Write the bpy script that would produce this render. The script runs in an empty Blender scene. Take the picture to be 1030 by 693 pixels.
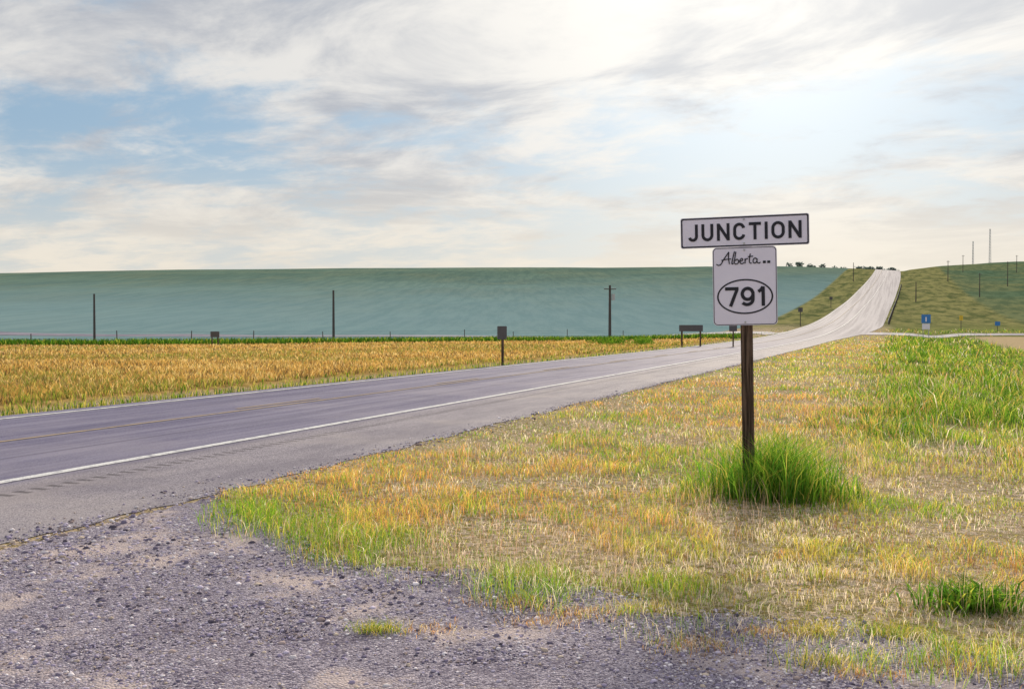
import bpy, math, numpy as np
from mathutils import Vector, Matrix
rng=np.random.default_rng(7)
TH=math.atan(0.385); ST,CT=math.sin(TH),math.cos(TH)
EYE=1.64
scene=bpy.context.scene
# ---------------------------------------------------------------- noise
def _h(i,j,seed):
    n=(i.astype(np.int64)*374761393+j.astype(np.int64)*668265263+seed*1442695041)&0x7fffffff
    n=((n^(n>>13))*1274126177)&0x7fffffff
    return ((n^(n>>16))&0xffff)/65535.0
def vn(x,y,seed=0):
    xi=np.floor(x);yi=np.floor(y);fx=x-xi;fy=y-yi
    fx=fx*fx*(3-2*fx);fy=fy*fy*(3-2*fy)
    a=_h(xi,yi,seed);b=_h(xi+1,yi,seed);c=_h(xi,yi+1,seed);d=_h(xi+1,yi+1,seed)
    return (a*(1-fx)+b*fx)*(1-fy)+(c*(1-fx)+d*fx)*fy
def fbm(x,y,seed=0,o=3):
    s=0;a=.5;t=0
    for k in range(o):
        s=s+a*vn(x*2**k,y*2**k,seed+k*17);t+=a;a*=.5
    return s/t
def sst(a,b,x):
    t=np.clip((x-a)/(b-a),0,1);return t*t*(3-2*t)
# ---------------------------------------------------------------- terrain function
_px=np.arange(-500,6000,5.0)
_pr=np.interp(_px,[-500,110,150,200,300,400,500,560,620,760,6000],[0,0,.7,2.4,9,18,27.6,33.0,36.0,36.5,20])
_pr=np.convolve(np.pad(_pr,6,mode='edge'),np.ones(13)/13,mode='valid')
def H(x,y):
    x=np.asarray(x,float);y=np.asarray(y,float)
    ys=np.maximum(y,20.0)
    p=515+1000*np.clip(x/ys,-1.5,1.5)
    cy=np.interp(p,[-700,0,180,500,800,870,905,945,1030,1600],[282,275,270.5,268.5,267.5,270,272,267,262,259])
    k=np.interp(p,[500,640,860,905,1000],[1.75,1.6,1.0,1.0,1.25])
    yc=110+470*k
    amp=(EYE+(328-cy)/1000*yc)/34.4
    h=amp*np.interp(110+(y-110)/k,_px,_pr)
    h=h-1.3*np.exp(-((y-185)/60)**2)*(1-sst(600,760,p))
    s=x*ST+y*CT;d=-x*CT+y*ST
    off=sst(0,8,np.abs(d-10.5)-4.5)
    h=h+off*(vn(x*.35,y*.35,3)-.5)*.10
    h=h+sst(25,80,np.abs(d-10.5))*(fbm(x*.012,y*.012,5)-.5)*2.0*sst(60,220,y)
    h=h-.35*np.exp(-((d+5)/2.4)**2)*sst(10,25,s)
    h=h-.18*np.exp(-((d-16.3)/.8)**2)
    return h
def off(s): return 4.7*sst(150,560,s)
def eR(s): return 6.07-4.0*sst(95,190,s)
def P(s,c):
    s=np.asarray(s,float);c=np.asarray(c,float)
    dl=eR(s)-6.07
    w=np.clip((8.4-c)/(8.4-6.07),0,1)
    d=c+dl*w-off(s)
    return s*ST-d*CT, s*CT+d*ST
# ---------------------------------------------------------------- helpers
def link(o,parent=None):
    scene.collection.objects.link(o)
    if parent: o.parent=parent
    return o
def npmesh(name,V,loops,starts,mat,col=None,smooth=False,parent=None):
    me=bpy.data.meshes.new(name)
    V=np.asarray(V,np.float32)
    me.vertices.add(len(V));me.vertices.foreach_set('co',V.ravel())
    me.loops.add(len(loops));me.loops.foreach_set('vertex_index',np.asarray(loops,np.int32))
    me.polygons.add(len(starts));me.polygons.foreach_set('loop_start',np.asarray(starts,np.int32))
    if smooth: me.polygons.foreach_set('use_smooth',np.ones(len(starts),bool))
    me.update(calc_edges=True)
    if col is not None:
        a=me.color_attributes.new('Col','FLOAT_COLOR','POINT')
        c=np.ones((len(V),4),np.float32);c[:,:3]=col
        a.data.foreach_set('color',c.ravel())
    me.materials.append(mat)
    return link(bpy.data.objects.new(name,me),parent)
def gridmesh(name,S,C,z,mat,jit=None,smooth=True,parent=None):
    SS,CC=np.meshgrid(S,C,indexing='ij')
    CJ=CC.copy()
    if jit is not None: CJ=CJ+jit(SS,CC)
    X,Y=P(SS,CJ)
    X0,Y0=P(SS,CC)
    Z=H(X0,Y0)+z(SS)
    n,m=SS.shape
    idx=np.arange(n*m).reshape(n,m)
    q=np.stack([idx[:-1,1:],idx[:-1,:-1],idx[1:,:-1],idx[1:,1:]],-1).reshape(-1,4)
    return npmesh(name,np.stack([X,Y,Z],-1).reshape(-1,3),q.ravel(),np.arange(len(q))*4,mat,smooth=smooth,parent=parent)
def pymesh(name,V,F,mat,parent=None,smooth=False):
    me=bpy.data.meshes.new(name);me.from_pydata([tuple(v) for v in V],[],F);me.materials.append(mat)
    if smooth:
        for p in me.polygons:p.use_smooth=True
    return link(bpy.data.objects.new(name,me),parent)
def box(name,c,s,mat,parent=None,bev=0,rot=None):
    x,y,z=[v/2 for v in s]
    V=[Vector((a*x,b*y,d*z)) for a in(-1,1) for b in(-1,1) for d in(-1,1)]
    F=[(0,1,3,2),(4,6,7,5),(0,4,5,1),(2,3,7,6),(0,2,6,4),(1,5,7,3)]
    o=pymesh(name,V,F,mat,parent);o.location=c
    if rot:o.rotation_euler=rot
    if bev:
        b=o.modifiers.new('b','BEVEL');b.width=bev;b.segments=2
    return o
def cyl(name,p0,p1,r0,r1,mat,parent=None,n=10):
    p0=Vector(p0);p1=Vector(p1);d=(p1-p0).normalized()
    q=d.to_track_quat('Z','Y')
    V=[];
    for p,r in((p0,r0),(p1,r1)):
        for i in range(n):
            a=2*math.pi*i/n;V.append(p+q@Vector((r*math.cos(a),r*math.sin(a),0)))
    F=[(i,(i+1)%n,n+(i+1)%n,n+i) for i in range(n)]+[tuple(range(n-1,-1,-1)),tuple(range(n,2*n))]
    return pymesh(name,V,F,mat,parent)
def empty(name,loc,rz=0,ry=0):
    e=bpy.data.objects.new(name,None);e.location=loc;e.rotation_euler=(0,ry,rz);e.empty_display_size=.2
    return link(e)
# ---------------------------------------------------------------- node mini DSL
class N:
    def __init__(s,nt): s.nt=nt
    def node(s,t,**k):
        n=s.nt.nodes.new(t)
        for a,b in k.items():setattr(n,a,b)
        return n
    def put(s,sock,v):
        if isinstance(v,bpy.types.NodeSocket): s.nt.links.new(v,sock)
        else:
            if isinstance(v,(tuple,list)) and len(v)==3 and sock.type=='RGBA': v=(*v,1)
            sock.default_value=v
    def m(s,op,a,b=0.0,c=0.0,clamp=False):
        n=s.node('ShaderNodeMath',operation=op,use_clamp=clamp)
        s.put(n.inputs[0],a);s.put(n.inputs[1],b);s.put(n.inputs[2],c);return n.outputs[0]
    def sm(s,x,a,b):
        n=s.node('ShaderNodeMapRange',interpolation_type='SMOOTHSTEP')
        s.put(n.inputs[0],x);n.inputs[1].default_value=a;n.inputs[2].default_value=b
        n.inputs[3].default_value=0;n.inputs[4].default_value=1;return n.outputs[0]
    def mix(s,f,a,b,bt='MIX'):
        n=s.node('ShaderNodeMix',data_type='RGBA',blend_type=bt)
        s.put(n.inputs[0],f);s.put(n.inputs[6],a);s.put(n.inputs[7],b);return n.outputs[2]
    def noise(s,vec,scale,detail=4,rough=.55,dist=0):
        n=s.node('ShaderNodeTexNoise');n.inputs['Scale'].default_value=scale;n.inputs['Detail'].default_value=detail
        n.inputs['Roughness'].default_value=rough;n.inputs['Distortion'].default_value=dist
        if vec is not None:s.put(n.inputs['Vector'],vec)
        return n.outputs[0]
    def comb(s,x,y,z=0.0):
        n=s.node('ShaderNodeCombineXYZ');s.put(n.inputs[0],x);s.put(n.inputs[1],y);s.put(n.inputs[2],z);return n.outputs[0]
    def pos(s):
        g=s.node('ShaderNodeNewGeometry');x=s.node('ShaderNodeSeparateXYZ');s.nt.links.new(g.outputs['Position'],x.inputs[0])
        return g.outputs['Position'],x.outputs[0],x.outputs[1],x.outputs[2]
    def sd(s,x,y):
        S=s.m('ADD',s.m('MULTIPLY',x,ST),s.m('MULTIPLY',y,CT))
        D=s.m('SUBTRACT',s.m('MULTIPLY',y,ST),s.m('MULTIPLY',x,CT));return S,D
def newmat(name,rough=.9,spec=.2):
    m=bpy.data.materials.new(name);m.use_nodes=True;nt=m.node_tree
    b=nt.nodes['Principled BSDF'];b.inputs['Roughness'].default_value=rough;b.inputs['Specular IOR Level'].default_value=spec
    return m,N(nt),b
def bump(n,b,h,strength,dist):
    k=n.node('ShaderNodeBump');k.inputs['Strength'].default_value=strength if not isinstance(strength,bpy.types.NodeSocket) else 1
    if isinstance(strength,bpy.types.NodeSocket): n.nt.links.new(strength,k.inputs['Strength'])
    k.inputs['Distance'].default_value=dist
    n.put(k.inputs['Height'],h);n.nt.links.new(k.outputs[0],b.inputs['Normal'])
def simple(name,col,rough=.7,var=.25,scale=8,spec=.3,metal=0):
    m,n,b=newmat(name,rough,spec)
    tc=n.node('ShaderNodeTexCoord').outputs['Object']
    f=n.noise(tc,scale,3)
    n.put(b.inputs['Base Color'],n.mix(f,tuple(c*(1-var) for c in col),tuple(min(1,c*(1+var)) for c in col)))
    b.inputs['Metallic'].default_value=metal
    return m
# ---------------------------------------------------------------- materials
M_ground,n,b=newmat('ground_mat',.95,.0)
pv,x,y,z=n.pos();S,D=n.sd(x,y)
nL=n.noise(pv,.35,4);nM=n.noise(pv,2.2,4,.65);nF=n.noise(pv,14,4,.7);nH=n.noise(pv,.012,3);nG=n.noise(pv,60,3,.75)
verge=n.mix(n.sm(nL,.38,.62),(.24,.21,.08),(.42,.33,.18))
verge=n.mix(n.m('MULTIPLY',n.sm(nM,.5,.72),.45),verge,(.15,.17,.05))
verge=n.mix(n.m('MULTIPLY',n.sm(nF,.42,.60),.9),verge,(.62,.50,.41))
verge=n.mix(n.m('MULTIPLY',n.sm(nG,.48,.64),.65),verge,(.12,.09,.05))
rank=n.mix(n.sm(nM,.35,.65),(.06,.11,.02),(.20,.23,.05))
verge=n.mix(n.m('MULTIPLY',n.m('MULTIPLY',n.m('SUBTRACT',1.0,n.sm(D,-.5,2.0)),n.sm(S,13.0,22.0)),.75),verge,rank)
gold=n.mix(n.sm(nM,.35,.7),(.34,.21,.07),(.56,.39,.15))
gold=n.mix(n.m('MULTIPLY',n.sm(nL,.5,.75),.55),gold,(.20,.19,.06))
tn=n.noise(pv,.012,4,.6)
tn2=n.noise(n.comb(n.m('MULTIPLY',x,.22),n.m('MULTIPLY',y,.02)),1.0,5,.75)
tn3=n.noise(n.comb(n.m('MULTIPLY',x,.02),n.m('MULTIPLY',y,.008)),1.0,4,.6)
haze_low=n.m('SUBTRACT',1.0,n.sm(n.m('ADD',z,n.m('MULTIPLY',tn3,14.0)),5.0,48.0))
teal=n.mix(n.sm(tn,.35,.65),(.115,.18,.15),(.16,.235,.185))  # crop greens kept pale and greyish so distance haze is in the colour
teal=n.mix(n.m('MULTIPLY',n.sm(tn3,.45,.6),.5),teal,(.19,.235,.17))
teal=n.mix(n.m('MULTIPLY',haze_low,.75),teal,(.23,.34,.38))  # pale bluish haze painted into the field colour on low ground
teal=n.mix(n.m('MULTIPLY',n.sm(tn2,.40,.62),.36),teal,n.mix(haze_low,(.06,.11,.10),(.12,.22,.25)))
rows=n.noise(n.comb(n.m('MULTIPLY',S,.06),n.m('MULTIPLY',D,.25)),1.0,4,.7)
rf=n.mix(n.sm(nH,.4,.6),(.09,.155,.10),(.18,.20,.10))
rf=n.mix(n.m('MULTIPLY',n.sm(rows,.42,.6),.6),rf,(.06,.10,.06))
edge=n.m('ADD',n.m('MULTIPLY',n.sm(x,-45.0,25.0),34.0),80.0)
wob=n.m('MULTIPLY',n.m('SUBTRACT',n.noise(pv,.4,3),.5),3.0)
ye=n.m('SUBTRACT',n.m('ADD',y,wob),edge)
inG=n.m('MULTIPLY',n.sm(n.m('ADD',D,n.m('MULTIPLY',wob,.25)),16.6,17.3),n.m('SUBTRACT',1.0,n.sm(ye,-.5,.5)))
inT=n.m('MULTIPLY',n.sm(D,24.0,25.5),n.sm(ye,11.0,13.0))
inR=n.m('MULTIPLY',n.m('SUBTRACT',1.0,n.sm(n.m('ADD',D,wob),-25.0,-22.0)),n.sm(y,170.0,190.0))
tanm=n.m('MULTIPLY',n.m('SUBTRACT',1.0,n.sm(D,-9.0,-7.0)),n.m('MULTIPLY',n.sm(y,62.0,66.0),n.m('SUBTRACT',1.0,n.sm(y,118.0,124.0))))
slope=n.mix(n.sm(rows,.4,.62),(.25,.24,.10),(.10,.12,.05))
slope=n.mix(n.m('MULTIPLY',n.sm(nL,.5,.65),.4),slope,(.36,.31,.16))
c=n.mix(n.sm(y,150.0,200.0),verge,slope)
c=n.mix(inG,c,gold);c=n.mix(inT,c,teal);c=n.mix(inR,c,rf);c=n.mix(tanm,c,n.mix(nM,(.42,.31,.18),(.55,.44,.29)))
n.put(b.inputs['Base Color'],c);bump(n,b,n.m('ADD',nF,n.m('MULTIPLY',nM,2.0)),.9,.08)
def asphalt(name,kind=None):
    m,n,b=newmat(name,.8,.07)
    pv,x,y,z=n.pos();S,D=n.sd(x,y)
    f=n.noise(pv,55,3,.7);g=n.noise(pv,230,2,.8)
    st=n.noise(n.comb(n.m('MULTIPLY',S,.03),D),2.2,5,.6)
    st2=n.noise(n.comb(n.m('MULTIPLY',S,.25),D),1.1,5,.65)
    pt=n.noise(pv,.28,4,.6)
    base=n.mix(n.sm(st,.3,.7),(.095,.088,.185),(.25,.235,.335))
    base=n.mix(n.m('MULTIPLY',n.sm(st2,.42,.72),.6),base,(.085,.078,.155))
    base=n.mix(n.m('MULTIPLY',n.sm(pt,.45,.65),.35),base,(.33,.30,.36))
    base=n.mix(n.m('MULTIPLY',n.sm(f,.45,.7),.6),base,(.38,.355,.42))
    base=n.mix(n.m('MULTIPLY',n.sm(g,.48,.7),.7),base,(.055,.05,.085))
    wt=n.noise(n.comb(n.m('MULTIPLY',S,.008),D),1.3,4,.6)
    base=n.mix(n.m('MULTIPLY',n.sm(S,40.0,170.0),.65),base,n.mix(n.sm(wt,.38,.58),(.14,.13,.17),(.34,.32,.36)))  # distant road lightened in its base colour as painted glare, streaked lengthwise
    sh=n.m('SUBTRACT',1.0,n.sm(D,8.2,8.6))
    shc=n.mix(n.sm(n.noise(pv,85,3,.8),.38,.62),(.065,.055,.08),(.52,.475,.52))
    shc=n.mix(n.m('MULTIPLY',n.sm(st2,.40,.65),.55),shc,(.14,.125,.165))
    shc=n.mix(n.m('MULTIPLY',n.sm(pt,.5,.66),.45),shc,(.42,.37,.36))
    base=n.mix(n.m('MULTIPLY',n.m('MULTIPLY',sh,.85),n.m('SUBTRACT',1.0,n.sm(S,80.0,160.0))),base,shc)
    gr=n.m('GREATER_THAN',n.m('SINE',n.m('MULTIPLY',S,2*math.pi/.2)),.2)
    band=n.m('MULTIPLY',n.sm(D,7.74,7.80),n.m('SUBTRACT',1.0,n.sm(D,7.93,8.0)))
    rum=n.m('MULTIPLY',n.m('MULTIPLY',gr,band),n.sm(f,.3,.5))
    base=n.mix(n.m('MULTIPLY',rum,.6),base,(.045,.04,.05))
    jl=n.m('ABSOLUTE',n.m('SUBTRACT',n.m('ADD',D,n.m('MULTIPLY',n.m('SUBTRACT',n.noise(n.comb(S,0.0),.8,3),.5),.12)),10.05))
    base=n.mix(n.m('MULTIPLY',n.m('LESS_THAN',jl,.018),.5),base,(.05,.045,.07))
    if kind:
        wear=n.m('ADD',n.m('MULTIPLY',n.sm(f,.35,.6),.35),n.m('MULTIPLY',n.sm(n.noise(pv,6,4,.7),.3,.55),.65))
        base=n.mix(n.m('MULTIPLY',wear,.95 if kind[2]>.5 else .7),base,kind)
    n.put(b.inputs['Base Color'],base)
    h=n.m('SUBTRACT',n.m('ADD',f,n.m('MULTIPLY',g,.6)),n.m('MULTIPLY',rum,2.0))
    bump(n,b,h,n.m('SUBTRACT',.7,n.m('MULTIPLY',n.sm(S,20.0,120.0),.65)),.007)
    return m
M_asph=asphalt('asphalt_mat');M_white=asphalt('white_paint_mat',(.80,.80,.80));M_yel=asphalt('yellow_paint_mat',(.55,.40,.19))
M_grav,n,b=newmat('gravel_mat',.9,.1)
pv,x,y,z=n.pos()
v=n.node('ShaderNodeTexVoronoi');v.inputs['Scale'].default_value=75;n.put(v.inputs['Vector'],pv)
v2=n.node('ShaderNodeTexVoronoi');v2.inputs['Scale'].default_value=150;n.put(v2.inputs['Vector'],pv)
sep=n.node('ShaderNodeSeparateColor');n.nt.links.new(v.outputs['Color'],sep.inputs[0])
big=n.noise(pv,.9,5,.6)
c=n.mix(sep.outputs[0],(.12,.10,.16),(.60,.54,.64))
c=n.mix(n.m('MULTIPLY',n.sm(v2.outputs[0],.3,.6),.5),c,(.05,.04,.055))
c=n.mix(n.m('MULTIPLY',n.sm(big,.50,.62),.7),c,(.60,.49,.46))
c=n.mix(n.m('MULTIPLY',n.m('SUBTRACT',1.0,n.sm(big,.32,.45)),.6),c,(.09,.07,.115))
n.put(b.inputs['Base Color'],c)
bump(n,b,n.m('SUBTRACT',1.0,v.outputs[0]),.9,.012)
def attrmat(name,trans,rough=.7):
    m=bpy.data.materials.new(name);m.use_nodes=True;nt=m.node_tree;n=N(nt)
    for q in list(nt.nodes):nt.nodes.remove(q)
    a=n.node('ShaderNodeAttribute',attribute_name='Col')
    d=n.node('ShaderNodeBsdfDiffuse')
    o=n.node('ShaderNodeOutputMaterial')
    nt.links.new(a.outputs[0],d.inputs['Color'])
    if trans>0:
        t=n.node('ShaderNodeBsdfTranslucent');hs=n.node('ShaderNodeHueSaturation');hs.inputs[1].default_value=1.05;hs.inputs[2].default_value=1.65
        nt.links.new(a.outputs[0],hs.inputs['Color']);nt.links.new(hs.outputs[0],t.inputs[0])
        x_=n.node('ShaderNodeMixShader');x_.inputs[0].default_value=trans
        nt.links.new(d.outputs[0],x_.inputs[1]);nt.links.new(t.outputs[0],x_.inputs[2]);nt.links.new(x_.outputs[0],o.inputs[0])
    else: nt.links.new(d.outputs[0],o.inputs[0])
    return m
M_blade=attrmat('grass_blade_mat',.5);M_pebble=attrmat('pebble_mat',0,.85)
M_plate=simple('sign_white_mat',(.78,.74,.88),.45,.06,5,.4)
M_black=simple('sign_black_mat',(.02,.02,.03),.5,.1)
M_back=simple('sign_back_mat',(.10,.095,.10),.6,.2,6)
M_steel=simple('galvanised_mat',(.45,.46,.48),.45,.15,9,.5,.4)
M_blue=simple('sign_blue_mat',(.05,.20,.55),.45,.1)
M_ylw=simple('sign_yellow_mat',(.75,.5,.05),.5,.1)
M_pole=simple('pole_wood_mat',(.09,.075,.07),.9,.3,3)
M_wood,n,b=newmat('post_wood_mat',.85,.15)
tc=n.node('ShaderNodeTexCoord').outputs['Object'];mp=n.node('ShaderNodeMapping');mp.inputs['Scale'].default_value=(40,40,1.6)
n.nt.links.new(tc,mp.inputs[0]);f=n.noise(mp.outputs[0],1.0,6,.65)
n.put(b.inputs['Base Color'],n.mix(n.sm(f,.35,.65),(.028,.018,.013),(.17,.115,.085)));bump(n,b,f,.8,.006)
# ---------------------------------------------------------------- terrain + road
Ss=np.concatenate([np.arange(-80,-8,6.),np.arange(-8,0,1.),np.arange(0,30,.125),np.arange(30,80,1.),np.arange(80,240,3.),np.arange(240,700,7.),np.arange(700,1300,25.),np.arange(1300,5001,200.)])
roadC=[6.07,7.2,8.47,8.63,10.2,11.50,11.60,11.82,11.92,13,14.30,14.45,14.97]
leftC=list(14.97+np.array([.5,1,1.6,2.3,3,4,5.5,7,9,12,15,19,24,30,37,45,55,65,78,92,108,126,146,168,195,225,260,300,350,400,460,530,610,700,800,920,1050,1250,1500,2000,3000.]))
rightC=list(6.07-np.array([3000,2000,1400,1000,750,560,430,330,250,190,150,120,95,75,60,48,38,31,25,20,17,15,13,11.5,10,9,8,7,6,5,4,3,2,1,.5,.2]))
Call=np.array(rightC+roadC+leftC)
gridmesh('ground',Ss,Call,lambda s:s*0,M_ground)
roadS=Ss[(Ss>=-80)&(Ss<1300)]
def edgejit(S_,C_):
    j=(fbm(S_*1.3,S_*0+3,9)-.5)*.24+(fbm(S_*5,S_*0,4)-.5)*.16
    return np.where(C_<6.1,j*(S_<60),0)
gridmesh('road',roadS,np.array(roadC),lambda s:.005+np.maximum(s,0)*.0002,M_asph,jit=edgejit)
mk=empty('road_markings',(0,0,0))
zm=lambda s:.010+np.maximum(s,0)*.0004
gridmesh('edge_line_near',roadS,np.array([8.47,8.63]),zm,M_white,parent=mk)
gridmesh('edge_line_far',roadS,np.array([14.30,14.45]),zm,M_white,parent=mk)
gridmesh('centre_line_solid',roadS,np.array([11.50,11.60]),zm,M_yel,parent=mk)
k=0
for a in np.arange(-20,400,9.):
    sub=roadS[(roadS>=a)&(roadS<=a+3.01)]
    if len(sub)>1: gridmesh('centre_dash_%d'%k,sub,np.array([11.82,11.92]),zm,M_yel,parent=mk);k+=1
sj=Ss[(Ss>=138)&(Ss<=152)]
gridmesh('side_road',sj,np.array([c for c in Call if 14.97<=c<=420]),lambda s:s*0+.04,M_asph)
gridmesh('side_road',sj,np.array([c for c in Call if -330<=c<=6.07]),lambda s:s*0+.04,M_asph)
gx=[-2.75,-2.5,-1.95,-1.37,-.6,.16,1.04,2.58,5,10,20];gy=[9.2,8.6,7.85,7.15,6.6,6.1,5.5,4.9,4.3,3.5,2.3]
def gline(x): return np.where(x<-2.75,9.2+(-2.75-x)*8,np.interp(x,gx,gy))
def gmask(x,y,o=0):
    d=-x*CT+y*ST
    g=gline(x)+(fbm(x*1.6,y*1.6,21)-.5)*.7
    return (y<g+o)&(d<6.3)
sp=.07
X,Y=np.meshgrid(np.arange(-11,14,sp),np.arange(-6,12,sp),indexing='ij')
ok=gmask(X,Y,.1)&(Y<11)
d_=-X*CT+Y*ST
ok&=d_<6.0
Zg=H(X,Y)+.007+(fbm(X*2.5,Y*2.5,31,4)-.5)*.012*sst(0,.6,6.0-d_)+.004
idx=np.arange(X.size).reshape(X.shape)
q=np.stack([idx[:-1,:-1],idx[1:,:-1],idx[1:,1:],idx[:-1,1:]],-1)[ok[:-1,:-1]&ok[1:,1:]&ok[1:,:-1]&ok[:-1,1:]]
npmesh('gravel_apron',np.stack([X,Y,Zg],-1).reshape(-1,3),q.ravel(),np.arange(len(q))*4,M_grav,smooth=True)
# ---------------------------------------------------------------- pebbles
t=(1+5**.5)/2
ico=np.array([(-1,t,0),(1,t,0),(-1,-t,0),(1,-t,0),(0,-1,t),(0,1,t),(0,-1,-t),(0,1,-t),(t,0,-1),(t,0,1),(-t,0,-1),(-t,0,1)])/1.9
icf=np.array([(0,11,5),(0,5,1),(0,1,7),(0,7,10),(0,10,11),(1,5,9),(5,11,4),(11,10,2),(10,7,6),(7,1,8),(3,9,4),(3,4,2),(3,2,6),(3,6,8),(3,8,9),(4,9,5),(2,4,11),(6,2,10),(8,6,7),(9,8,1)])
def pebbles(name,x,y,r,col):
    n=len(x)
    a=rng.uniform(0,6.283,n);sc=rng.uniform(.7,1.25,(n,3));sc[:,2]*=.6
    V=ico[None]*(1+rng.uniform(-.18,.18,(n,12,1)))*sc[:,None]*r[:,None,None]
    ca,sa=np.cos(a)[:,None],np.sin(a)[:,None]
    X=V[:,:,0]*ca-V[:,:,1]*sa+x[:,None];Yv=V[:,:,0]*sa+V[:,:,1]*ca+y[:,None]
    Z=V[:,:,2]+(H(x,y)+.01+r*.15)[:,None]
    F=(icf[None]+np.arange(n)[:,None,None]*12).reshape(-1,3)
    npmesh(name,np.stack([X,Yv,Z],-1).reshape(-1,3),F.ravel(),np.arange(len(F))*3,M_pebble,col=np.repeat(col,12,0))
def polar(n,r0,r1,a0,a1):
    r=r0*(r1/r0)**rng.random(n);a=np.radians(rng.uniform(a0,a1,n))
    return r*np.sin(a),r*np.cos(a),r
x,y,r=polar(125000,3.6,13,-42,42)
d_=-x*CT+y*ST
ok=(gmask(x,y,.15)|((d_>=6.3)&(d_<7.2)&(y<11)))
ok&=(rng.random(len(x))<np.where(d_>5.75,.55*(1-sst(5.75,6.9,d_)),1.0))&(rng.random(len(x))<.15+1.2*sst(.3,.6,fbm(x*.9,y*.9,77)))
x,y,r=x[ok],y[ok],r[ok]
s2=rng.uniform(5,60,6000);c2_=6.05+rng.normal(0,.14,6000);x2,y2=P(s2,c2_)
x=np.concatenate([x,x2]);y=np.concatenate([y,y2]);r=np.concatenate([r,np.hypot(x2,y2)])
n_=len(x)
rad=np.clip(rng.lognormal(math.log(.0053),.5,n_),.002,.022)*np.clip(r/6,.85,1.4)
pal=np.array([(.54,.48,.60),(.22,.19,.27),(.80,.74,.78),(.38,.30,.29),(.58,.48,.40),(.11,.095,.13),(.36,.31,.44)])
col=pal[rng.choice(7,n_,p=[.24,.20,.16,.1,.1,.08,.12])]*rng.uniform(.75,1.2,(n_,1))
pebbles('gravel',x,y,rad,col)
# ---------------------------------------------------------------- grass
def blades(name,x,y,h,w,col,lean=.45,zoff=0,tipcol=None,mat=None,dark=.5):
    n=len(x);az=rng.uniform(0,6.283,n);ld=rng.uniform(0,6.283,n)
    ln=h*lean*rng.uniform(.2,1.6,n);
    z=H(x,y)+zoff
    dx,dy=np.cos(az)*w/2,np.sin(az)*w/2
    lx,ly=np.cos(ld)*ln,np.sin(ld)*ln
    V=np.empty((n,5,3),np.float32)
    V[:,0]=np.stack([x-dx,y-dy,z-.01],-1);V[:,1]=np.stack([x+dx,y+dy,z-.01],-1)
    mx,my,mz=x+lx*.3,y+ly*.3,z+h*.6
    V[:,2]=np.stack([mx+dx*.8,my+dy*.8,mz],-1);V[:,3]=np.stack([mx-dx*.8,my-dy*.8,mz],-1)
    V[:,4]=np.stack([x+lx,y+ly,z+h*np.sqrt(np.maximum(1-(min(lean,1.5)*.5)**2,.3))],-1)
    b0=np.arange(n)[:,None]*5
    L=(b0+np.array([0,1,2,3,3,2,4])).ravel()
    st=(np.arange(n)[:,None]*7+np.array([0,4])).ravel()
    C=np.repeat(col[:,None,:],5,1)
    C[:,0:2]*=dark  # shade painted into the blade bases by darkening their vertex colour
    if tipcol is not None: C[:,4]=tipcol
    return npmesh(name,V.reshape(-1,3),L,st,mat or M_blade,col=C.reshape(-1,3))
GREEN=np.array((.19,.34,.04));DG=np.array((.06,.15,.02));YG=np.array((.43,.45,.08));YEL=np.array((.66,.53,.14));ORA=np.array((.64,.35,.13));STR=np.array((.85,.73,.58));BRN=np.array((.36,.20,.11))
def pick(w):
    W=np.stack([a for _,a in w],-1);W=W/W.sum(-1,keepdims=True)
    u=rng.random(len(W))[:,None];i=(np.cumsum(W,-1)<u).sum(-1).clip(0,len(w)-1)
    return np.array([c for c,_ in w])[i]
x,y,r=polar(540000,4.2,170,-34,40)
s=x*ST+y*CT;d=-x*CT+y*ST
edge=eR(s)-off(s)-.02+(fbm(s*1.3,s*0+3,9)-.5)*.25+rng.normal(0,.05,len(x))
gm=gmask(x,y,rng.uniform(-.7,.0,len(x)))
ok=(d<edge)&~((s<14)&gm)&~((s>136)&(s<154))
bare=fbm(x*.9,y*.9,55)
ok&=rng.random(len(x))<np.clip(1.35-1.4*sst(.54,.70,bare),.35,1)
tanz=(d<-8)&(y>63)&(y<122);ok&=~tanz
x,y,r,s,d,bare,edge=[a[ok] for a in(x,y,r,s,d,bare,edge)]
f1=fbm(x*.5,y*.5,41);f2=fbm(x*1.7,y*1.7,43);f3=fbm(x*.22,y*.22,44);f4=fbm(x*4.5,y*4.5,46)
rank=1-sst(-.8,1.8,d+(f1-.5)*2)
rank*=sst(11,17,r)
rc=sst(.45,.62,fbm(x*.7,y*.35,48))
front=1-sst(.1,1.3,y-gline(x))
front=np.where(x<-2.7,0,front)*sst(.33,.55,f1+.15)
col=pick([(GREEN,.25+2.6*sst(.45,.66,f1)*sst(.25,.55,f4)+2.8*front+1.6*rank),(DG,.03+3.5*rank*rc+.3*front+.3*sst(.6,.75,f4)),(YG,1.0+.6*front),
 (YEL,.5+1.2*sst(.5,.7,f2)*(1-rank)),(ORA,(.12+2.8*sst(.47,.64,f3+.35*(f2-.5)))*(1-.8*rank)*(1-.8*front)),(STR,.15+2.8*sst(.50,.64,bare)*(1-.7*rank)),(BRN,.10+.8*sst(.5,.7,1-f2)*(1-front)*(1-.6*rank))])
col=col*rng.uniform(.65,1.25,(len(x),1))*(.74+.55*f4)[:,None]
h=(.03+.13*f2*sst(.25,.7,f4)+.05*front)*(1+rank*(.4+2.2*rc))*rng.uniform(.5,1.6,len(x))
h*=.4+.6*sst(0,.9,edge-d)
h*=np.where(bare>.58,.55,1)
w=np.clip(r*.00048,.0028,.05)*rng.uniform(.6,1.4,len(x))
blades('roadside_grass',x,y,h*np.clip(r/40,1,1.4),w,col,lean=.75,dark=.62)
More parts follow.
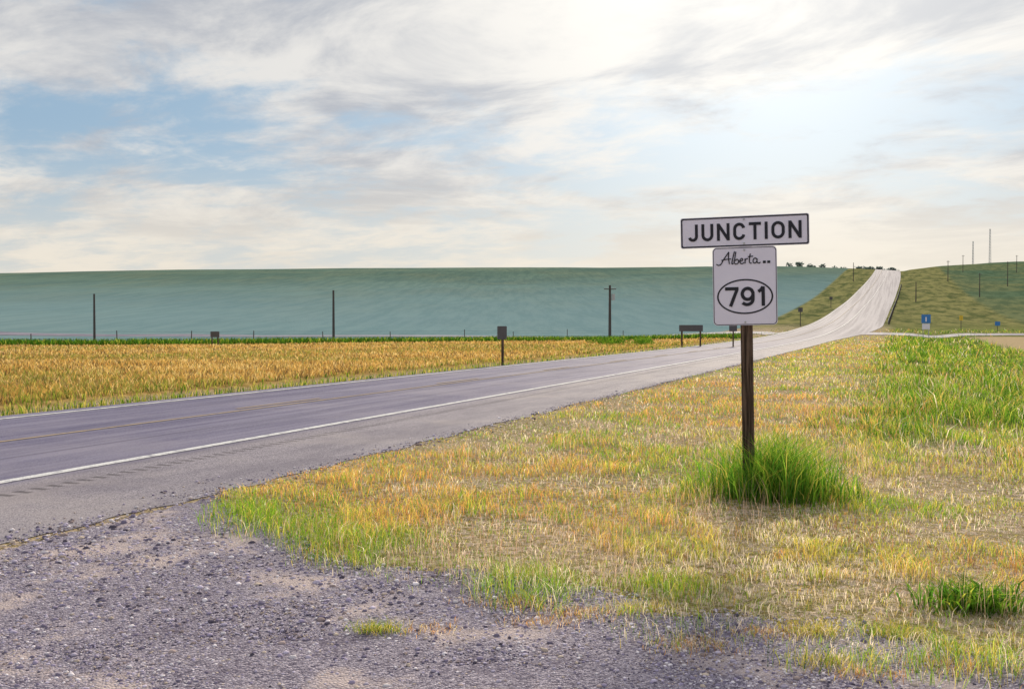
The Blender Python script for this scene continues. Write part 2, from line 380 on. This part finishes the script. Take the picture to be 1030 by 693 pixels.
# flattened dry thatch between the living blades
x,y,r=polar(110000,4.2,30,-30,38);s=x*ST+y*CT;d=-x*CT+y*ST
ok=(d<5.95)&~gmask(x,y,rng.uniform(-.5,.25,len(x)))&(rng.random(len(x))<.25+.75*sst(.45,.62,fbm(x*.9,y*.9,55)))
x,y,r=x[ok],y[ok],r[ok]
col=pick([(STR,1.3+0*x),(BRN,.8+0*x),(YEL*.8,.6+0*x),(YG*.8,.5+0*x),(GREEN,.25+0*x)])*rng.uniform(.5,1.05,(len(x),1))
blades('dry_thatch',x,y,rng.uniform(.008,.03,len(x)),np.clip(r*.0005,.003,.02),col,lean=3.0,dark=.9)
x,y,r=polar(16000,6,45,-20,38);s=x*ST+y*CT;d=-x*CT+y*ST
ok=(d<5)&~gmask(x,y,-.4)&(rng.random(len(x))<sst(.4,.62,fbm(x*.6,y*.6,91)))
x,y,r=x[ok],y[ok],r[ok]
blades('seed_stalks',x,y,rng.uniform(.14,.36,len(x)),np.clip(r*.0003,.0018,.02),np.tile(np.array((.66,.46,.34)),(len(x),1))*rng.uniform(.6,1.2,(len(x),1)),lean=.35)
x,y,r=polar(80000,14,170,-40,21);d=-x*CT+y*ST
ok=(d>15.0)&(d<17.9+(fbm(x*.3,y*.3,61)-.5)*1.6);x,y,r=x[ok],y[ok],r[ok]
f1=fbm(x*.5,y*.5,62)
col=pick([(GREEN,.6+0*f1),(DG,1.2+0*f1),(YG,.7+f1),(YEL,.2+f1)])*rng.uniform(.5,1.0,(len(x),1))
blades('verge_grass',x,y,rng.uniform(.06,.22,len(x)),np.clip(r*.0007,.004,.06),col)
x,y,r=polar(240000,17,150,-42,20);d=-x*CT+y*ST
eg=80+34*sst(-45,25,x)
ok=(d>17.3)&(y<eg);x,y,r,d=x[ok],y[ok],r[ok],d[ok]
f1=fbm(x*.35,y*.9,71);f2=fbm(x*.06,y*.12,73);f3=fbm(x*1.2,y*1.2,74)
G1=np.array((.62,.42,.14));G2=np.array((.52,.30,.10));G3=np.array((.24,.26,.06));G4=np.array((.76,.58,.28));G5=np.array((.15,.10,.05))
col=pick([(G1,1+0*f1),(G2,.3+1.4*sst(.45,.7,f1)),(G3,.1+2.4*sst(.5,.64,f2)),(G4,.3+1.0*sst(.5,.7,1-f1)),(G5,.1+1.5*sst(.52,.68,f3))])*rng.uniform(.6,1.15,(len(x),1))
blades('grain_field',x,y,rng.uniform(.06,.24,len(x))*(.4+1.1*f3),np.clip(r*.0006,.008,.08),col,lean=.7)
x=rng.uniform(-110,40,36000);y=80+34*sst(-45,25,x)+rng.uniform(-.5,11,len(x))
d=-x*CT+y*ST;ok=d>17;x,y=x[ok],y[ok]
col=pick([(GREEN,.5+0*x),(DG,2.2+0*x),(YG,.4+0*x)])*rng.uniform(.4,.9,(len(x),1))
blades('field_margin_grass',x,y,rng.uniform(.2,.65,len(x)),np.full(len(x),.08),col)
SX,SY=2.278,9.52
n_=2600
x=SX+.22+rng.uniform(-1,1,n_)*np.abs(rng.normal(.46,.30,n_));x=np.clip(x,SX-.62,SX+1.05);y=SY+rng.normal(-.02,.25,n_)
hh=(.20+.32*np.exp(-((x-SX-.2)/.65)**2))*rng.uniform(.3,1.35,n_)*(.6+.8*fbm(x*5,y*5,15))
col=pick([(GREEN*1.1,1.3+0*x),(DG*1.6,1.5+0*x),(YG,.6+0*x),(YEL,.15+0*x)])*rng.uniform(.6,1.15,(n_,1))
blades('tall_grass_clump',x,y,hh,rng.uniform(.004,.011,n_),col,lean=.6,dark=.6)
def tuft(name,cx,cy,sx,sy,n_,h0,cols,wd=.005,lean=.8):
    x=cx+rng.normal(0,sx,n_);y=cy+rng.normal(0,sy,n_)
    col=pick([(c,w_+0*x) for c,w_ in cols])*rng.uniform(.7,1.15,(n_,1))
    return blades(name,x,y,h0*rng.uniform(.4,1.2,n_),np.full(n_,wd),col,lean=lean,zoff=.01)
def wp(px,py): zz=EYE*1000/(py-328); return (px-515)/1000*zz,zz
c=wp(980,612);tuft('leafy_weed',c[0],c[1],.14,.09,420,.16,[(GREEN*1.0,1.0),(DG*1.6,1.2),(YG,.4)],.013,1.1)
for px,py,sx,n1,kind in [(378,642,.07,300,0),(820,640,.10,420,1),(520,612,.14,420,2),(585,622,.12,320,2),(700,655,.12,300,2),(835,672,.10,260,1),(960,676,.12,280,2),(430,640,.10,160,2),(900,640,.12,300,0),(640,618,.1,260,1),(770,640,.12,250,2),(545,632,.1,160,2),(870,682,.1,200,2)]:
    c=wp(px,py)
    cols={0:[(YG,1),(GREEN,.8),(YEL,.8)],1:[(YEL,1),(YG,.6),(STR,.4)],2:[(STR,.6),(ORA,.9),(YEL,.3)]}[kind]
    tuft('grass_tuft',c[0],c[1],sx,sx*.6,n1,.045 if kind==2 else .075,cols,.003,1.2)
def clump_tree(name,pts,mat_cols,n_,size):
    cs=[]
    for (cx,cy,cz,rx,rz) in pts:
        m_=int(n_)
        u=rng.normal(size=(m_,3));u/=np.linalg.norm(u,axis=1)[:,None];u*=rng.random((m_,1))**.4
        p=np.stack([cx+u[:,0]*rx,cy+u[:,1]*rx,cz+u[:,2]*rz],-1);cs.append(p)
    p=np.concatenate(cs);m_=len(p)
    a=rng.normal(size=(m_,3));a/=np.linalg.norm(a,axis=1)[:,None];b_=np.cross(a,rng.normal(size=(m_,3)));b_/=np.linalg.norm(b_,axis=1)[:,None]
    sz=size*rng.uniform(.5,1.3,(m_,1))
    V=np.stack([p-a*sz,p+b_*sz*.6,p+a*sz,p-b_*sz*.6],1).reshape(-1,3)
    col=np.array(mat_cols)[rng.integers(0,len(mat_cols),m_)]*rng.uniform(.6,1.2,(m_,1))
    return npmesh(name,V,np.arange(m_*4),np.arange(m_)*4,M_blade,col=np.repeat(col,4,0))
pts=[]
for i in range(12):
    z_=88+rng.uniform(-3,5);x_=(rng.uniform(596,655)-515)/1000*z_
    pts.append((x_,z_,float(H(x_,z_))+.25,.7,.4))
clump_tree('low_shrubs',pts,[DG,GREEN*.7],260,.07)
pts=[]
for i in range(60):
    pp=rng.choice([rng.uniform(862,884),rng.uniform(884,903),rng.uniform(780,862)],p=[.55,.3,.15]);z_=rng.uniform(640,700);x_=(pp-515)/1000*z_
    pts.append((x_,z_,float(H(x_,z_))+rng.uniform(.5,2.2),2.4,rng.uniform(1.2,2.6)))
clump_tree('tree_row',pts,[np.array((.10,.13,.13)),np.array((.14,.18,.16))],60,.8)
# ---------------------------------------------------------------- junction sign
js=empty('junction_sign',(SX,SY,float(H(SX,SY))-.035),rz=math.radians(-14),ry=math.radians(-1.1))
def up(py): return (328-py)/105.0+EYE
post=box('post',(0,.03+.06,(up(218)-.2)/2-.1),(.115,.09,up(218)+.0),M_wood,js,.006)
def rr(cx,cz,w,h,r):
    pts=[]
    for (sx_,sz_,a0) in((1,1,0),(-1,1,90),(-1,-1,180),(1,-1,270)):
        for k_ in range(7):
            a=math.radians(a0+k_*15);pts.append((cx+sx_*(w/2-r)+r*math.cos(a),cz+sz_*(h/2-r)+r*math.sin(a)))
    return pts
def plate(name,cx,cz,w,h,r,parent,t=.004,y0=0,mat=M_plate):
    pts=rr(cx,cz,w,h,r)
    m_=len(pts);V=[(p[0],y0-t/2,p[1]) for p in pts]+[(p[0],y0+t/2,p[1]) for p in pts]
    F=[tuple(range(m_)),tuple(range(2*m_-1,m_-1,-1))]+[(i,m_+i,m_+(i+1)%m_,(i+1)%m_) for i in range(m_)]
    return pymesh(name,V,F,mat,parent)
def ring(name,outer,inner,y0,mat,parent):
    m_=len(outer);V=[(p[0],y0,p[1]) for p in outer]+[(p[0],y0,p[1]) for p in inner]
    return pymesh(name,V,[(i,(i+1)%m_,m_+(i+1)%m_,m_+i) for i in range(m_)],mat,parent)
TW,THh=1.20,.295;tz=up(230.5);tx=-.01
plate('junction_plate',tx,tz,TW,THh,.02,js)
ring('junction_border',rr(tx,tz,TW-.012,THh-.012,.018),rr(tx,tz,TW-.038,THh-.038,.012),-.0045,M_black,js)
RW,RH=.60,.75;rz_=up(285.5);rx_=-.01
plate('route_plate',rx_,rz_,RW,RH,.04,js,y0=.002)
ring('route_border',rr(rx_,rz_,RW-.010,RH-.010,.04),rr(rx_,rz_,RW-.022,RH-.022,.034),-.0025,M_black,js)
ez=up(296)
def ell(a,b,nn=48): return [(rx_+a*math.cos(2*math.pi*i/nn),ez+b*math.sin(2*math.pi*i/nn)) for i in range(nn)]
ring('route_oval',ell(.262,.168),ell(.247,.153),-.0025,M_black,js)
def arc(cx,cz,rx,rz,a0,a1,nn=14): return [(cx+rx*math.cos(math.radians(a0+(a1-a0)*i/nn)),cz+rz*math.sin(math.radians(a0+(a1-a0)*i/nn))) for i in range(nn+1)]
def glyph(ch,h,t,w):
    i=t/2;b_,tp=i,h-i;r=w/2;rz=min(r*1.05,h*.35)
    if ch=='J': return [[(w,h),(w,b_+rz)]+arc(r,b_+rz,r,rz,0,-165)[1:]]
    if ch=='U': return [[(0,h),(0,b_+rz)]+arc(r,b_+rz,r,rz,180,360)[1:]+[(w,h)]]
    if ch=='N': return [[(0,0),(0,h)],[(w,0),(w,h)],[(0,h-i*.6),(w,i*.6)]]
    if ch=='C': return [arc(r,tp-rz,r,rz,10,180)+arc(r,b_+rz,r,rz,180,350)]
    if ch=='T': return [[(-i,tp),(w+i,tp)],[(r,0),(r,tp)]]
    if ch=='I': return [[(0,0),(0,h)]]
    if ch=='O': return [arc(r,tp-rz,r,rz,0,180)+arc(r,b_+rz,r,rz,180,360)+[(w,tp-rz),(w,tp-rz+.002)]]
    if ch=='7': return [[(-i,tp),(w,tp)],[(w,h),(w,tp-.01),(w*.35,0)]]
    if ch=='9': return [arc(r,tp-rz,r,rz,0,360,24),[(w,tp-rz)]+arc(r*.9,b_+rz,r*1.1,rz,0,-140,12)]
    if ch=='1': return [[(w,0),(w,h)],[(0,h*.74),(w*.5,h*.82),(w,h-.004)]]
def ribbon(pts,t):
    L=[];R=[];n_=len(pts)
    for k_,p in enumerate(pts):
        a=Vector(pts[max(k_-1,0)]);c=Vector(pts[min(k_+1,n_-1)]);p=Vector(p)
        d1=(p-a).normalized() if k_>0 else (c-p).normalized();d2=(c-p).normalized() if k_<n_-1 else d1
        tt=(d1+d2).normalized();nn=Vector((-tt.y,tt.x));f_=1/max(.6,nn.dot(Vector((-d1.y,d1.x))))
        L.append(p+nn*t/2*f_);R.append(p-nn*t/2*f_)
    return L,R
def lettering(name,word,widths,h,t,cx,cz,tot,y0,parent,mat):
    full=[w+t for w in widths];gap=(tot-sum(full))/max(1,len(word)-1);x0=cx-tot/2;V=[];F=[];j=0
    for ch,w in zip(word,widths):
        for pl in glyph(ch,h,t,w):
            L_,R_=ribbon(pl,t);b0=len(V);yy=y0-j*.00012;j+=1
            for a,b2 in zip(L_,R_): V+= [(x0+t/2+a[0],yy,cz-h/2+a[1]),(x0+t/2+b2[0],yy,cz-h/2+b2[1])]
            F+=[(b0+2*i,b0+2*i+1,b0+2*i+3,b0+2*i+2) for i in range(len(L_)-1)]
        x0+=w+t+gap
    return pymesh(name,V,F,mat,parent)
lettering('junction_text','JUNCTION',[.068,.085,.092,.085,.085,0,.095,.092],.165,.028,tx,tz,1.06,-.0055,js,M_black)
lettering('route_number','791',[.095,.10,.045],.185,.031,rx_,ez,.37,-.0045,js,M_black)
def stroke(name,pts,r,parent,x0,z0,sc=.001,sx_=1.0):
    cu=bpy.data.curves.new(name,'CURVE');cu.dimensions='3D';cu.bevel_depth=r;cu.bevel_resolution=1;cu.materials.append(M_black)
    for pl in pts:
        sp_=cu.splines.new('BEZIER');sp_.bezier_points.add(len(pl)-1)
        for bp,p in zip(sp_.bezier_points,pl):
            bp.co=(x0+p[0]*sc*sx_,-.003,z0+p[1]*sc);bp.handle_left_type=bp.handle_right_type='AUTO'
    return link(bpy.data.objects.new(name,cu),parent)
stroke('alberta_script',[
 [(-30,0),(0,-8),(40,45),(92,118)],[(92,118),(88,60),(96,0)],[(20,38),(60,46),(112,50)],
 [(118,4),(130,60),(146,122)],[(118,4),(126,0),(134,8)],
 [(160,118),(150,60),(148,4),(170,0),(184,24),(170,44),(152,30)],
 [(200,24),(222,34),(218,50),(202,42),(198,14),(214,0),(236,10)],
 [(246,48),(246,2)],[(246,24),(256,44),(274,48)],
 [(296,96),(288,40),(292,6),(308,2)],[(274,66),(322,70)],
 [(360,42),(338,50),(322,26),(334,2),(352,12),(362,42)],[(362,42),(360,12),(376,0),(392,10)]],.0055,js,rx_-.235,up(264)+.01,.00098)
plate('alberta_flag',rx_+.185,up(264)+.02,.028,.024,.004,js,t=.002,y0=-.003,mat=M_black)
plate('alberta_mark',rx_+.225,up(264)+.02,.028,.024,.004,js,t=.002,y0=-.003,mat=M_black)
for i,(bx,bz) in enumerate([(tx,tz+.115),(tx,tz-.115),(rx_,rz_+.345),(rx_,rz_-.345)]):
    cyl('bolt_%d'%i,(bx,-.012,bz),(bx,.03,bz),.010,.010,M_steel,js,8)
# ---------------------------------------------------------------- other signs
def g(x,y): return (x,y,float(H(x,y)))
e=empty('small_road_sign',g(-.41,41),math.radians(-20))
box('post',(0,.06,.72),(.09,.09,1.55),M_wood,e,.005);plate('plate',0,1.36,.42,.54,.03,e,.006,0,M_back)
e=empty('large_road_sign',g(14.04,78),math.radians(-18))
for i,xx in enumerate((-.72,.72)): box('leg_%d'%i,(xx,.07,.8),(.13,.11,1.75),M_wood,e,.005)
plate('panel',0,1.45,1.85,.5,.03,e,.02,0,M_back);box('brace',(0,.03,1.45),(1.6,.04,.08),M_wood,e)
e=empty('small_road_sign',g(16.9,76),math.radians(-20))
box('post',(0,.06,.8),(.1,.1,1.8),M_wood,e,.005);plate('plate',0,1.5,.6,.6,.03,e,.006,0,M_back)
e=empty('field_sign',g(-25.4,85),math.radians(5))
for i,xx in enumerate((-.25,.25)): box('leg_%d'%i,(xx,.05,.5),(.1,.08,1.1),M_wood,e)
plate('panel',0,.95,.75,.5,.03,e,.01,0,M_back)
e=empty('information_sign',g(45.8,110),math.radians(-15))
for i,xx in enumerate((-.3,.3)): cyl('leg_%d'%i,(xx,.04,-.1),(xx,.04,3.0),.04,.04,M_steel,e,8)
plate('blue_panel',0,2.45,.95,.95,.05,e,.01,0,M_blue);plate('white_panel',0,1.6,.8,.6,.04,e,.01,0,M_plate)
lettering('information_letter','I',[0],.5,.14,0,2.4,.14,-.008,e,M_plate)
e=empty('chevron_marker',g(70,155),math.radians(-15));cyl('leg',(0,.04,-.1),(0,.04,2.2),.05,.05,M_pole,e,8);plate('plate',0,1.9,.5,.75,.04,e,.01,0,M_ylw)
e=empty('small_blue_sign',g(70.8,145),math.radians(-15));cyl('leg',(0,.04,-.1),(0,.04,1.4),.04,.04,M_pole,e,8);plate('plate',0,1.2,.7,.6,.04,e,.01,0,M_blue)
for (xx,yy,hh_) in [(52.2,180,3.4),(84,262,3.0)]:
    e=empty('marker_sign',g(xx,yy),math.radians(-20));cyl('leg',(0,.04,-.1),(0,.04,hh_),.07,.07,M_pole,e,8);plate('plate',0,hh_-.4,.8,.8,.05,e,.01,0,M_back)
def upole(x,y,h,r,arms=1,rz=0):
    e=empty('utility_pole',g(x,y),rz)
    cyl('shaft',(0,0,-.3),(0,0,h),r,r*.7,M_pole,e,10)
    for a in range(arms):
        zz=h-.5-a*1.0
        box('crossarm_%d'%a,(0,-r-.05,zz),(1.5,.1,.11),M_pole,e)
        for i,xx in enumerate((-.65,-.35,.35,.65)): cyl('insulator_%d_%d'%(a,i),(xx,-r-.05,zz+.055),(xx,-r-.05,zz+.22),.04,.03,M_steel,e,6)
    return e
upole(-46.2,110,5.2,.14,0);upole(-21.0,117,5.9,.16,0)
p3=upole(12.4,126,6.9,.20,1);cyl('transformer',(.42,0,5.0),(.42,0,5.8),.22,.22,M_steel,p3,12)
for (pp,zz,hh_) in [(953,430,9),(1013,400,10),(1022,520,9),(858,420,8),(985,330,8),(968,520,9),(921,300,6)]: upole((pp-515)/1000*zz,zz,hh_,.17,1 if pp not in(858,921) else 0)
def mast(x,y,h,w):
    e=empty('radio_mast',g(x,y));c3=[(w*math.cos(a),w*math.sin(a)) for a in(0,2.094,4.189)]
    for i,(a,b_) in enumerate(c3): cyl('rail_%d'%i,(a,b_,-.5),(a*.5,b_*.5,h),.12,.10,M_steel,e,5)
    kk=int(h/2)
    for k_ in range(kk):
        z0,z1=k_*h/kk,(k_+1)*h/kk
        for i in range(3):
            a=c3[i];b_=c3[(i+1)%3];f0=1-.5*z0/h;f1=1-.5*z1/h
            cyl('brace_%d_%d'%(k_,i),(a[0]*f0,a[1]*f0,z0),(b_[0]*f1,b_[1]*f1,z1),.05,.05,M_steel,e,4)
    return e
mast(.480*720,720,25,.8);mast(.463*730,730,18,.6)
fence=empty('wire_fence',(0,0,0));tops=[];k=0
for xx in np.arange(-75,16,6.3):
    xx=xx+rng.uniform(-1,1)
    yy=float(80+34*sst(-45,25,xx)+11);p=g(xx,yy);jx=rng.uniform(-.06,.06);hh_=1.15+rng.uniform(-.25,.2)
    cyl('post_%d'%k,(p[0],p[1],p[2]-.2),(p[0]+jx,p[1],p[2]+hh_),.05,.045,M_pole,fence,6);tops.append(p);k+=1
for j,hz in enumerate((.5,.85,1.1)):
    for i in range(len(tops)-1):
        a,b_=tops[i],tops[i+1];cyl('wire_%d_%d'%(j,i),(a[0],a[1],a[2]+hz),(b_[0],b_[1],b_[2]+hz),.006,.006,M_back,fence,3)
gr=empty('guard_rail',(0,0,0))
def rail(side,s0,s1,st):
    pts=[]
    for i,s_ in enumerate(np.arange(s0,s1,st)):
        X_,Y_=P(s_,side);zz=float(H(X_,Y_));pts.append((float(X_),float(Y_),zz))
        box('post_%d'%i,(float(X_),float(Y_),zz+.35),(.18,.18,.8),M_pole,gr)
    V=[];F=[]
    prof=[(0,.42),(.06,.50),(0,.57),(.06,.65),(0,.73)]
    for (a,b_,c_) in pts:
        for (o_,z_) in prof: V.append((a-(.12+o_)*CT,b_+(.12+o_)*ST,c_+z_))
    for i in range(len(pts)-1):
        for j in range(4): F.append((i*5+j,(i+1)*5+j,(i+1)*5+j+1,i*5+j+1))
    pymesh('w_beam',V,F,M_steel,gr)
rail(5.2,196,430,4.0)
# ---------------------------------------------------------------- light & sky
AZ=math.radians(15);EL=math.radians(24)
sd_=Vector((math.sin(AZ)*math.cos(EL),math.cos(AZ)*math.cos(EL),math.sin(EL)))
L=bpy.data.lights.new('sun','SUN');L.energy=4.5;L.angle=math.radians(7);L.color=(1,.88,.68)
so=link(bpy.data.objects.new('sun',L));so.rotation_euler=sd_.to_track_quat('Z','Y').to_euler();so.location=(20,40,60)
W=bpy.data.worlds.new('World');scene.world=W;W.use_nodes=True;nt=W.node_tree;n=N(nt)
bg=nt.nodes['Background'];sky=n.node('ShaderNodeTexSky',sky_type='NISHITA')
sky.sun_disc=False;sky.sun_elevation=EL;sky.sun_rotation=AZ;sky.air_density=1.0;sky.dust_density=1.0;sky.ozone_density=2.0
tc=n.node('ShaderNodeTexCoord').outputs['Generated'];sx=n.node('ShaderNodeSeparateXYZ');nt.links.new(tc,sx.inputs[0])
zc=n.m('MAXIMUM',sx.outputs[2],0.0);inv=n.m('DIVIDE',1.0,n.m('ADD',zc,.15))
cx_=n.m('MULTIPLY',sx.outputs[0],inv);cy_=n.m('MULTIPLY',sx.outputs[1],inv)
cp=n.comb(n.m('ADD',cx_,n.m('MULTIPLY',cy_,.25)),n.m('MULTIPLY',cy_,1.1),9.3)
c1=n.noise(cp,.95,7,.6,.5);c2=n.noise(cp,4.0,7,.62,.3);c3=n.noise(cp,1.6,7,.62,.4)
f=n.m('ADD',n.m('MULTIPLY',c1,.6),n.m('MULTIPLY',c2,.4))
hi=n.sm(zc,.19,.28)
lo=n.m('SUBTRACT',1.0,n.sm(zc,.03,.19))
f=n.m('ADD',f,n.m('ADD',n.m('MULTIPLY',hi,.12),n.m('MULTIPLY',lo,.06)))
gl=n.node('ShaderNodeVectorMath',operation='DOT_PRODUCT');nt.links.new(tc,gl.inputs[0]);gl.inputs[1].default_value=sd_
gd=n.m('MAXIMUM',gl.outputs['Value'],0.0)
f=n.m('ADD',f,n.m('MULTIPLY',n.m('POWER',gd,10.0),.05))
cov=n.sm(f,.46,.62)
cl=n.mix(n.sm(c3,.36,.60),(4.6,4.8,5.3),(8.2,7.95,7.6))
cl=n.mix(n.m('MULTIPLY',lo,.9),cl,(8.8,8.0,6.7))
sk=n.mix(.8,sky.outputs[0],(3.0,4.5,6.0))
sk=n.mix(n.m('MULTIPLY',lo,.7),sk,(7.9,7.5,6.7))
col=n.mix(n.m('MULTIPLY',cov,.93),sk,cl)
au=n.m('MULTIPLY',n.m('POWER',gd,24.0),4.2)
add=n.mix(1.0,col,n.comb(au,n.m('MULTIPLY',au,.94),n.m('MULTIPLY',au,.80)),'ADD')
nt.links.new(add,bg.inputs[0]);bg.inputs[1].default_value=.1
# ---------------------------------------------------------------- camera
cam=bpy.data.cameras.new('camera');cam.lens=36*1000/1030;cam.sensor_width=36;cam.clip_end=20000
co=link(bpy.data.objects.new('camera',cam));co.location=(0,0,EYE+float(H(0,0)));co.rotation_euler=(math.radians(90-1.06),0,0)
scene.camera=co
scene.view_settings.view_transform='Standard';scene.view_settings.look='None';scene.view_settings.exposure=0
